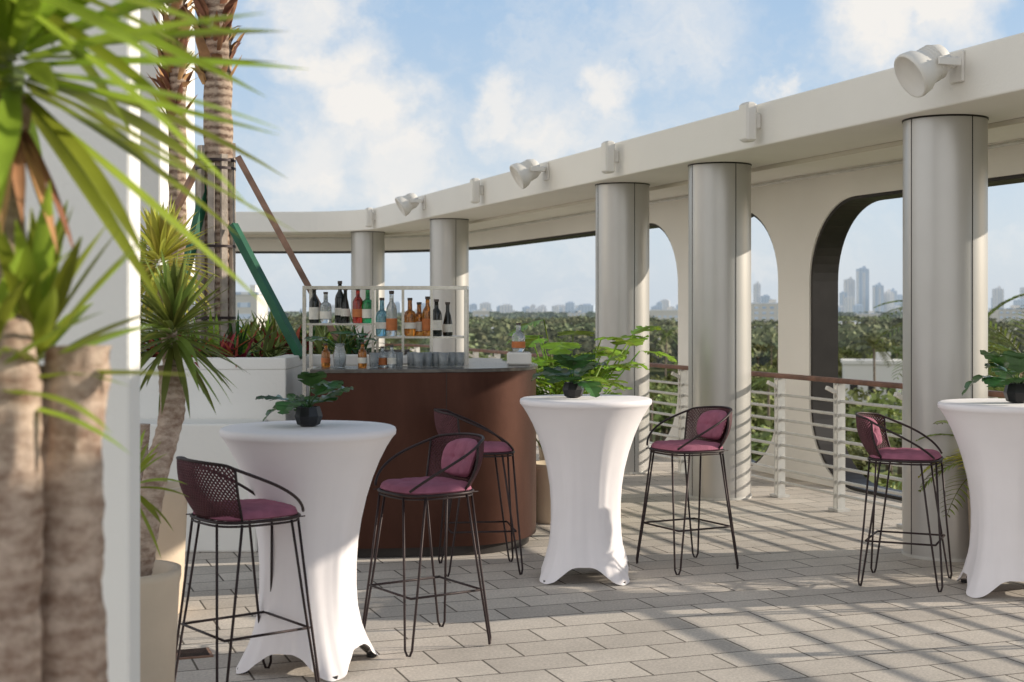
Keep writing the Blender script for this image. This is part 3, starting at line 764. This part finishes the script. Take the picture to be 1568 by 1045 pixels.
for k in range(2):
    mb=MB(); H=U(10,12.5); mb.tube([(0,0,0),(.3,0,H*.5),(.1,0,H)],.2,'bark',n=7,r2=.13)
    for i in range(18):
        a=i*2.4; el=U(-.3,1.2); frond(mb,Vector((.1,0,H)),Vector((math.cos(a)*math.cos(el),math.sin(a)*math.cos(el),math.sin(el))),2.8,1.6,'treeN',10,.9,.14)
    o=mb.obj('proto'); pp.append(o.data); bpy.data.objects.remove(o)
def patch(m):
    mb=MB()
    for j in range(26):
        c=Vector((U(-28,28),U(-28,28),U(4.5,9.0)))
        leafcloud(mb,c,U(3,5.8),52,2.3,m,.6)
    o=mb.obj('proto'); d=o.data; bpy.data.objects.remove(o); return d
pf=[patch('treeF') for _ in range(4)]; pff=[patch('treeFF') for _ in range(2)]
forest=empty('distant_trees',(0,0,-15.2))
def inst(data,x,y,s,z=0):
    o=bpy.data.objects.new('tree',data); scene.collection.objects.link(o); o.parent=forest
    o.location=(x,y,z); o.scale=(s,s,s*U(.75,1.12)); o.rotation_euler[2]=U(0,6.28)
def gap(x,y): return noise.noise(Vector((x*.018,y*.012,3.3)))
HS=[(1335,546,205,'flat'),(1015,515,420,'flat'),(780,505,480,'tw2'),(1350,502,560,'flat'),(1180,503,600,'tw2'),(870,497,700,'flat'),(1540,505,560,'flat'),(620,506,450,'flat'),(1010,497,800,'flat'),(1300,494,850,'tw2')]
HP=[(W(a,b,c).x,c) for a,b,c,d in HS]
def clear(x,y): return all(abs(x-hx)>12 or y>hy+9 or y<hy-26 for hx,hy in HP)
Dd=62
while Dd<380:
    x=-.55*Dd-10
    while x<.62*Dd+10:
        xx=x+U(-3,3); yy=Dd+U(-.03,.03)*Dd
        if gap(xx,yy)>-.30 and clear(xx,yy):
            if R()<.84: inst(random.choice(protos),xx,yy,U(.55,1.12))
            elif R()<.7: inst(random.choice(pp),xx,yy,U(.8,1.05))
        x+=U(6.5,9.5)
    Dd*=1.055
Dd=370
while Dd<4200:
    x=-.55*Dd
    while x<.6*Dd:
        s=1.0 if Dd<1300 else 1.35
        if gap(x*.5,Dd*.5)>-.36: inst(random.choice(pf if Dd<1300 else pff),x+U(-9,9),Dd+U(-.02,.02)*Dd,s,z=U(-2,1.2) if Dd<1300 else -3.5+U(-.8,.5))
        x+=46*s
    Dd*=1.055
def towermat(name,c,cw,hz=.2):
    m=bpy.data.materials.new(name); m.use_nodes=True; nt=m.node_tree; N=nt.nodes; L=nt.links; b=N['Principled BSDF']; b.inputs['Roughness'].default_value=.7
    b.inputs['Emission Color'].default_value=(.55,.68,.82,1); b.inputs['Emission Strength'].default_value=hz  # emission stands in for distance haze over the facade
    tc=N.new('ShaderNodeTexCoord'); sp=N.new('ShaderNodeSeparateXYZ'); L.new(tc.outputs['Object'],sp.inputs[0])
    ad=N.new('ShaderNodeMath'); L.new(sp.outputs[0],ad.inputs[0]); L.new(sp.outputs[1],ad.inputs[1])
    cb=N.new('ShaderNodeCombineXYZ'); L.new(ad.outputs[0],cb.inputs[0]); L.new(sp.outputs[2],cb.inputs[1])
    br=N.new('ShaderNodeTexBrick'); br.offset=0; br.inputs['Scale'].default_value=1; br.inputs['Brick Width'].default_value=7; br.inputs['Row Height'].default_value=4
    br.inputs['Mortar Size'].default_value=1.1; br.inputs['Color1'].default_value=(*cw,1); br.inputs['Color2'].default_value=(*[q*.9 for q in cw],1); br.inputs['Mortar'].default_value=(*c,1)
    L.new(cb.outputs[0],br.inputs['Vector']); L.new(br.outputs['Color'],b.inputs['Base Color'])
    return m
M['tw1']=towermat('tower_facade_haze_blue',(.46,.51,.58),(.26,.33,.42),.2); M['tw2']=towermat('tower_facade_warm',(.66,.62,.58),(.34,.38,.45)); M['tw3']=mat('low_building_white',(.75,.72,.67),.8,var=.05,vscale=.05)  # the blue facade tone has distance haze mixed into its colour
def tower(x0,x1,yt,D_=3600,m='tw1',nm='high_rise_building'):
    a=W(x0,yt,D_); b=W(x1,yt,D_); w=b.x-a.x; z0=-15.2; z1=a.z; mb=MB(); h=z1-z0; dpt=max(18,w*.6)
    mb.box((0,0,h/2),(w,dpt,h),m)
    mb.box((w*.05,0,h+1.5),(w*.55,dpt*.5,3.2),m)
    if h>55:
        mb.box((w*.15,0,h+5),(w*.22,dpt*.3,4),m)
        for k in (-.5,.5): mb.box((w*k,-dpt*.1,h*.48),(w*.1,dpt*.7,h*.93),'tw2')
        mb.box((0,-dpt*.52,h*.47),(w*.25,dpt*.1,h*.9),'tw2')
    mb.obj(nm,loc=((a.x+b.x)/2,D_+U(-80,80),z0),rotz=U(-.25,.25))
TL=[(1299,1314,428),(1312,1328,412),(1328,1341,438),(1345,1356,448),(1359,1370,446),(1372,1386,453),(1284,1297,456),(1292,1303,448),(1398,1412,452),(1149,1157,436),(1158,1170,454),(1172,1180,460),(1514,1528,443),(1532,1545,456),(1548,1566,460),(1575,1600,440),(1610,1625,455),(866,880,464),(882,905,468),(845,858,471),(720,732,467),(735,752,465),(760,768,470),(1003,1012,464),(1016,1030,460),(690,705,468),(640,655,466),(1215,1225,455),(1660,1680,450),(800,812,471),(825,835,469),(600,612,464),(1036,1046,467)]
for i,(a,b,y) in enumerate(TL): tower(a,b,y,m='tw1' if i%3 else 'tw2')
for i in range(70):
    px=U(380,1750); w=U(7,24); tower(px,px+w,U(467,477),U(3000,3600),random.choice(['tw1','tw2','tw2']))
def lowb(px0,px1,yt,D_,nm='white_apartment_building'):
    a=W(px0,yt,D_);b=W(px1,yt,D_); w=b.x-a.x; z0=-15.2; h=a.z-z0; mb=MB(); mb.box((0,0,h/2),(w,14,h),'tw3'); mb.box((0,0,h+.4),(w+.6,14.6,.8),'tw2'); mb.box((w*.2,0,h+1.8),(w*.2,5,2.2),'tw3')
    nf=int(h/3.3); nw=int(w/4)
    for f in range(nf):
        for k in range(nw): mb.box((-w/2+(k+.5)*w/nw,-7.02,1.8+f*3.3),(w/nw*.5,.1,1.4),'tw1')
    mb.obj(nm,loc=((a.x+b.x)/2,D_,z0),rotz=U(-.15,.15))
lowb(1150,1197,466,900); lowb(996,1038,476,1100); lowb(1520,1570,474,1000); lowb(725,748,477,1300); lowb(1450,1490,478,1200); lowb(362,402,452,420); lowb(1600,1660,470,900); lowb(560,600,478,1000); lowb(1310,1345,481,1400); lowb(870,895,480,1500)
def house(x,y,w,d,h,rz,roof):
    mb=MB(); mb.box((0,0,h/2),(w,d,h),'tw3')
    for k in range(int(w/2.5)):
        for s_ in (-1,1): mb.box((-w/2+1.3+k*2.5,s_*(d/2+.02),h*.62),(1.1,.06,1.2),'darkframe')
    if roof=='flat': mb.box((0,0,h+.25),(w+.5,d+.5,.5),'tw3'); mb.box((w*.2,0,h+1),(2,2,1.2),'rail')
    else:
        o=.6; hh=d*.22; vs=[(-w/2-o,-d/2-o,h),(w/2+o,-d/2-o,h),(w/2+o,d/2+o,h),(-w/2-o,d/2+o,h),(-w/2+d*.3,0,h+hh),(w/2-d*.3,0,h+hh)]
        mb.add(vs,[(0,1,5,4),(1,2,5),(2,3,4,5),(3,0,4),(3,2,1,0)],roof)
    mb.obj('suburban_house',loc=(x,y,-15.2),rotz=rz)
for (px,y,D_,rf) in HS:
    p=W(px,y,D_); house(p.x,D_,8 if D_<300 else U(12,20),8,p.z+15.2-1,U(-.3,.3),rf)

for (x,y,z1,nf) in ((13.5,7.6,2.9,10),(9.6,26.5,.6,17),(9.8,30.5,.9,17),(7.0,22.5,-1.2,17)):
    e=empty('palm_tree',(x,y,-15.2)); mb=MB(); H=z1+15.2
    trunk(mb,[(0,0,0),(.3,0,H*.5),(0,0,H)],.22,.14,'pbark',sub=60,n=14); mb.obj('trunk',e); mb=MB()
    for i in range(nf):
        a=i*2.4; el=U(-.4,1.2); frond(mb,Vector((0,0,H)),Vector((math.cos(a)*math.cos(el),math.sin(a)*math.cos(el),math.sin(el))),2.3,1.7,'yucca2',20,.6,.045)
    mb.obj('fronds',e)

# ------------------------------------------------------------ light
AZ=math.radians(8); EL=math.radians(18.5)
sd=Vector((math.cos(AZ)*math.cos(EL),math.sin(AZ)*math.cos(EL),math.sin(EL)))
sl=bpy.data.lights.new('sun','SUN'); sl.energy=5.0; sl.angle=math.radians(.5); sl.color=(1,.90,.75)
so=bpy.data.objects.new('sun',sl); scene.collection.objects.link(so); so.rotation_euler=sd.to_track_quat('Z','Y').to_euler()
w=bpy.data.worlds.new('World'); scene.world=w; w.use_nodes=True; nt=w.node_tree; N=nt.nodes; L=nt.links; bg=N['Background']
STR=.15; bg.inputs['Strength'].default_value=STR
sky=N.new('ShaderNodeTexSky'); sky.sky_type='NISHITA'; sky.sun_disc=False; sky.sun_elevation=EL; sky.sun_rotation=math.pi/2-AZ; sky.dust_density=1.5; sky.air_density=1.0; sky.ozone_density=1.0
tc=N.new('ShaderNodeTexCoord'); vec=tc.outputs['Generated']
def math_(op,a,b=None,c=None,clamp=False):
    n=N.new('ShaderNodeMath'); n.operation=op; n.use_clamp=clamp
    for i,x in enumerate((a,b,c)):
        if x is None: continue
        if isinstance(x,(int,float)): n.inputs[i].default_value=x
        else: L.new(x,n.inputs[i])
    return n.outputs[0]
nrm=N.new('ShaderNodeVectorMath'); nrm.operation='NORMALIZE'; L.new(vec,nrm.inputs[0])
nz=N.new('ShaderNodeTexNoise'); nz.inputs['Scale'].default_value=16; nz.inputs['Detail'].default_value=7; nz.inputs['Roughness'].default_value=.62; L.new(nrm.outputs[0],nz.inputs['Vector'])
sub=N.new('ShaderNodeVectorMath'); sub.operation='SUBTRACT'; sub.inputs[1].default_value=(.5,.5,.5); L.new(nz.outputs['Color'],sub.inputs[0])
sc=N.new('ShaderNodeVectorMath'); sc.operation='SCALE'; sc.inputs['Scale'].default_value=.11; L.new(sub.outputs[0],sc.inputs[0])
add=N.new('ShaderNodeVectorMath'); add.operation='ADD'; L.new(nrm.outputs[0],add.inputs[0]); L.new(sc.outputs[0],add.inputs[1])
tot=None
for (px,y,rad,amp) in [(520,90,.05,.85),(560,170,.055,.95),(500,250,.055,.8),(620,260,.05,.8),(470,20,.045,.7),(770,150,.035,.85),(830,195,.05,.65),(925,150,.035,.9),(930,220,.04,.45),(1350,40,.055,.8),(1450,10,.055,.9),(1210,130,.025,.75),(700,310,.05,.5),(1050,20,.06,.4)]:
    c=Vector(((px-784)/F,1,(475-y)/F)).normalized()
    d=N.new('ShaderNodeVectorMath'); d.operation='DISTANCE'; L.new(add.outputs[0],d.inputs[0]); d.inputs[1].default_value=c
    m_=N.new('ShaderNodeMapRange'); m_.interpolation_type='SMOOTHSTEP'; m_.inputs['From Min'].default_value=rad*.2; m_.inputs['From Max'].default_value=rad; m_.inputs['To Min'].default_value=amp; m_.inputs['To Max'].default_value=0
    L.new(d.outputs['Value'],m_.inputs['Value']); tot=m_.outputs[0] if tot is None else math_('MAXIMUM',tot,m_.outputs[0])
n3=N.new('ShaderNodeTexNoise'); n3.inputs['Scale'].default_value=9; n3.inputs['Detail'].default_value=7; n3.inputs['Roughness'].default_value=.6
mp=N.new('ShaderNodeMapping'); mp.inputs['Scale'].default_value=(1,1,2.6); L.new(add.outputs[0],mp.inputs[0]); L.new(mp.outputs[0],n3.inputs['Vector'])
wis=N.new('ShaderNodeMapRange'); wis.interpolation_type='SMOOTHSTEP'; wis.inputs['From Min'].default_value=.40; wis.inputs['From Max'].default_value=.70; wis.inputs['To Max'].default_value=.5; L.new(n3.outputs['Fac'],wis.inputs['Value'])
sp=N.new('ShaderNodeSeparateXYZ'); L.new(nrm.outputs[0],sp.inputs[0])
# added unseen bright cloud opposite the sun, behind and left, to fill shaded sides
dot=math_('ADD',math_('MULTIPLY',sp.outputs[0],-.75),math_('MULTIPLY',sp.outputs[1],-.66))
cloud_fill=N.new('ShaderNodeMapRange'); cloud_fill.interpolation_type='SMOOTHSTEP'; cloud_fill.inputs['From Min'].default_value=-.15; cloud_fill.inputs['From Max'].default_value=.6; L.new(dot,cloud_fill.inputs['Value'])
den=math_('ADD',tot,math_('MULTIPLY',wis.outputs[0],.7),clamp=True)
den=math_('ADD',den,math_('MULTIPLY',cloud_fill.outputs[0],.6),clamp=True)
hz=N.new('ShaderNodeMapRange'); hz.interpolation_type='SMOOTHSTEP'; hz.inputs['From Min'].default_value=-.02; hz.inputs['From Max'].default_value=.28; L.new(sp.outputs[2],hz.inputs['Value'])
gr=N.new('ShaderNodeMixRGB'); L.new(hz.outputs[0],gr.inputs[0]); k=1/STR; gr.inputs[1].default_value=(k*.68,k*.77,k*.87,1); gr.inputs[2].default_value=(k*.38,k*.57,k*.82,1)
mx0=N.new('ShaderNodeMixRGB'); mx0.inputs[0].default_value=.82; L.new(sky.outputs[0],mx0.inputs[1]); L.new(gr.outputs[0],mx0.inputs[2])
cb=math_('ADD',1.0,math_('MULTIPLY',cloud_fill.outputs[0],.75))
cc=N.new('ShaderNodeVectorMath'); cc.operation='SCALE'; cc.inputs[0].default_value=(k*.91,k*.885,k*.85); L.new(cb,cc.inputs['Scale'])
mx=N.new('ShaderNodeMixRGB'); L.new(den,mx.inputs[0]); L.new(mx0.outputs[0],mx.inputs[1]); L.new(cc.outputs[0],mx.inputs[2])
# deeper, dimmer blue toward the zenith
zn=N.new('ShaderNodeMapRange'); zn.interpolation_type='SMOOTHSTEP'; zn.inputs['From Min'].default_value=.25; zn.inputs['From Max'].default_value=.85; zn.inputs['To Min'].default_value=1; zn.inputs['To Max'].default_value=.38; L.new(sp.outputs[2],zn.inputs['Value'])
fin=N.new('ShaderNodeVectorMath'); fin.operation='SCALE'; L.new(mx.outputs[0],fin.inputs[0]); L.new(zn.outputs[0],fin.inputs['Scale'])
L.new(fin.outputs[0],bg.inputs['Color'])

scene.view_settings.view_transform='Standard'; scene.view_settings.look='None'; scene.view_settings.exposure=0
cam=bpy.data.cameras.new('camera'); co=bpy.data.objects.new('camera',cam); scene.collection.objects.link(co); scene.camera=co
co.location=(0,0,CH); co.rotation_euler=(math.pi/2,0,0); cam.lens=50; cam.sensor_width=36; cam.shift_y=-47.5/1568; cam.clip_end=40000; cam.clip_start=.05
cam.dof.use_dof=True; cam.dof.focus_distance=8.6; cam.dof.aperture_fstop=4.0
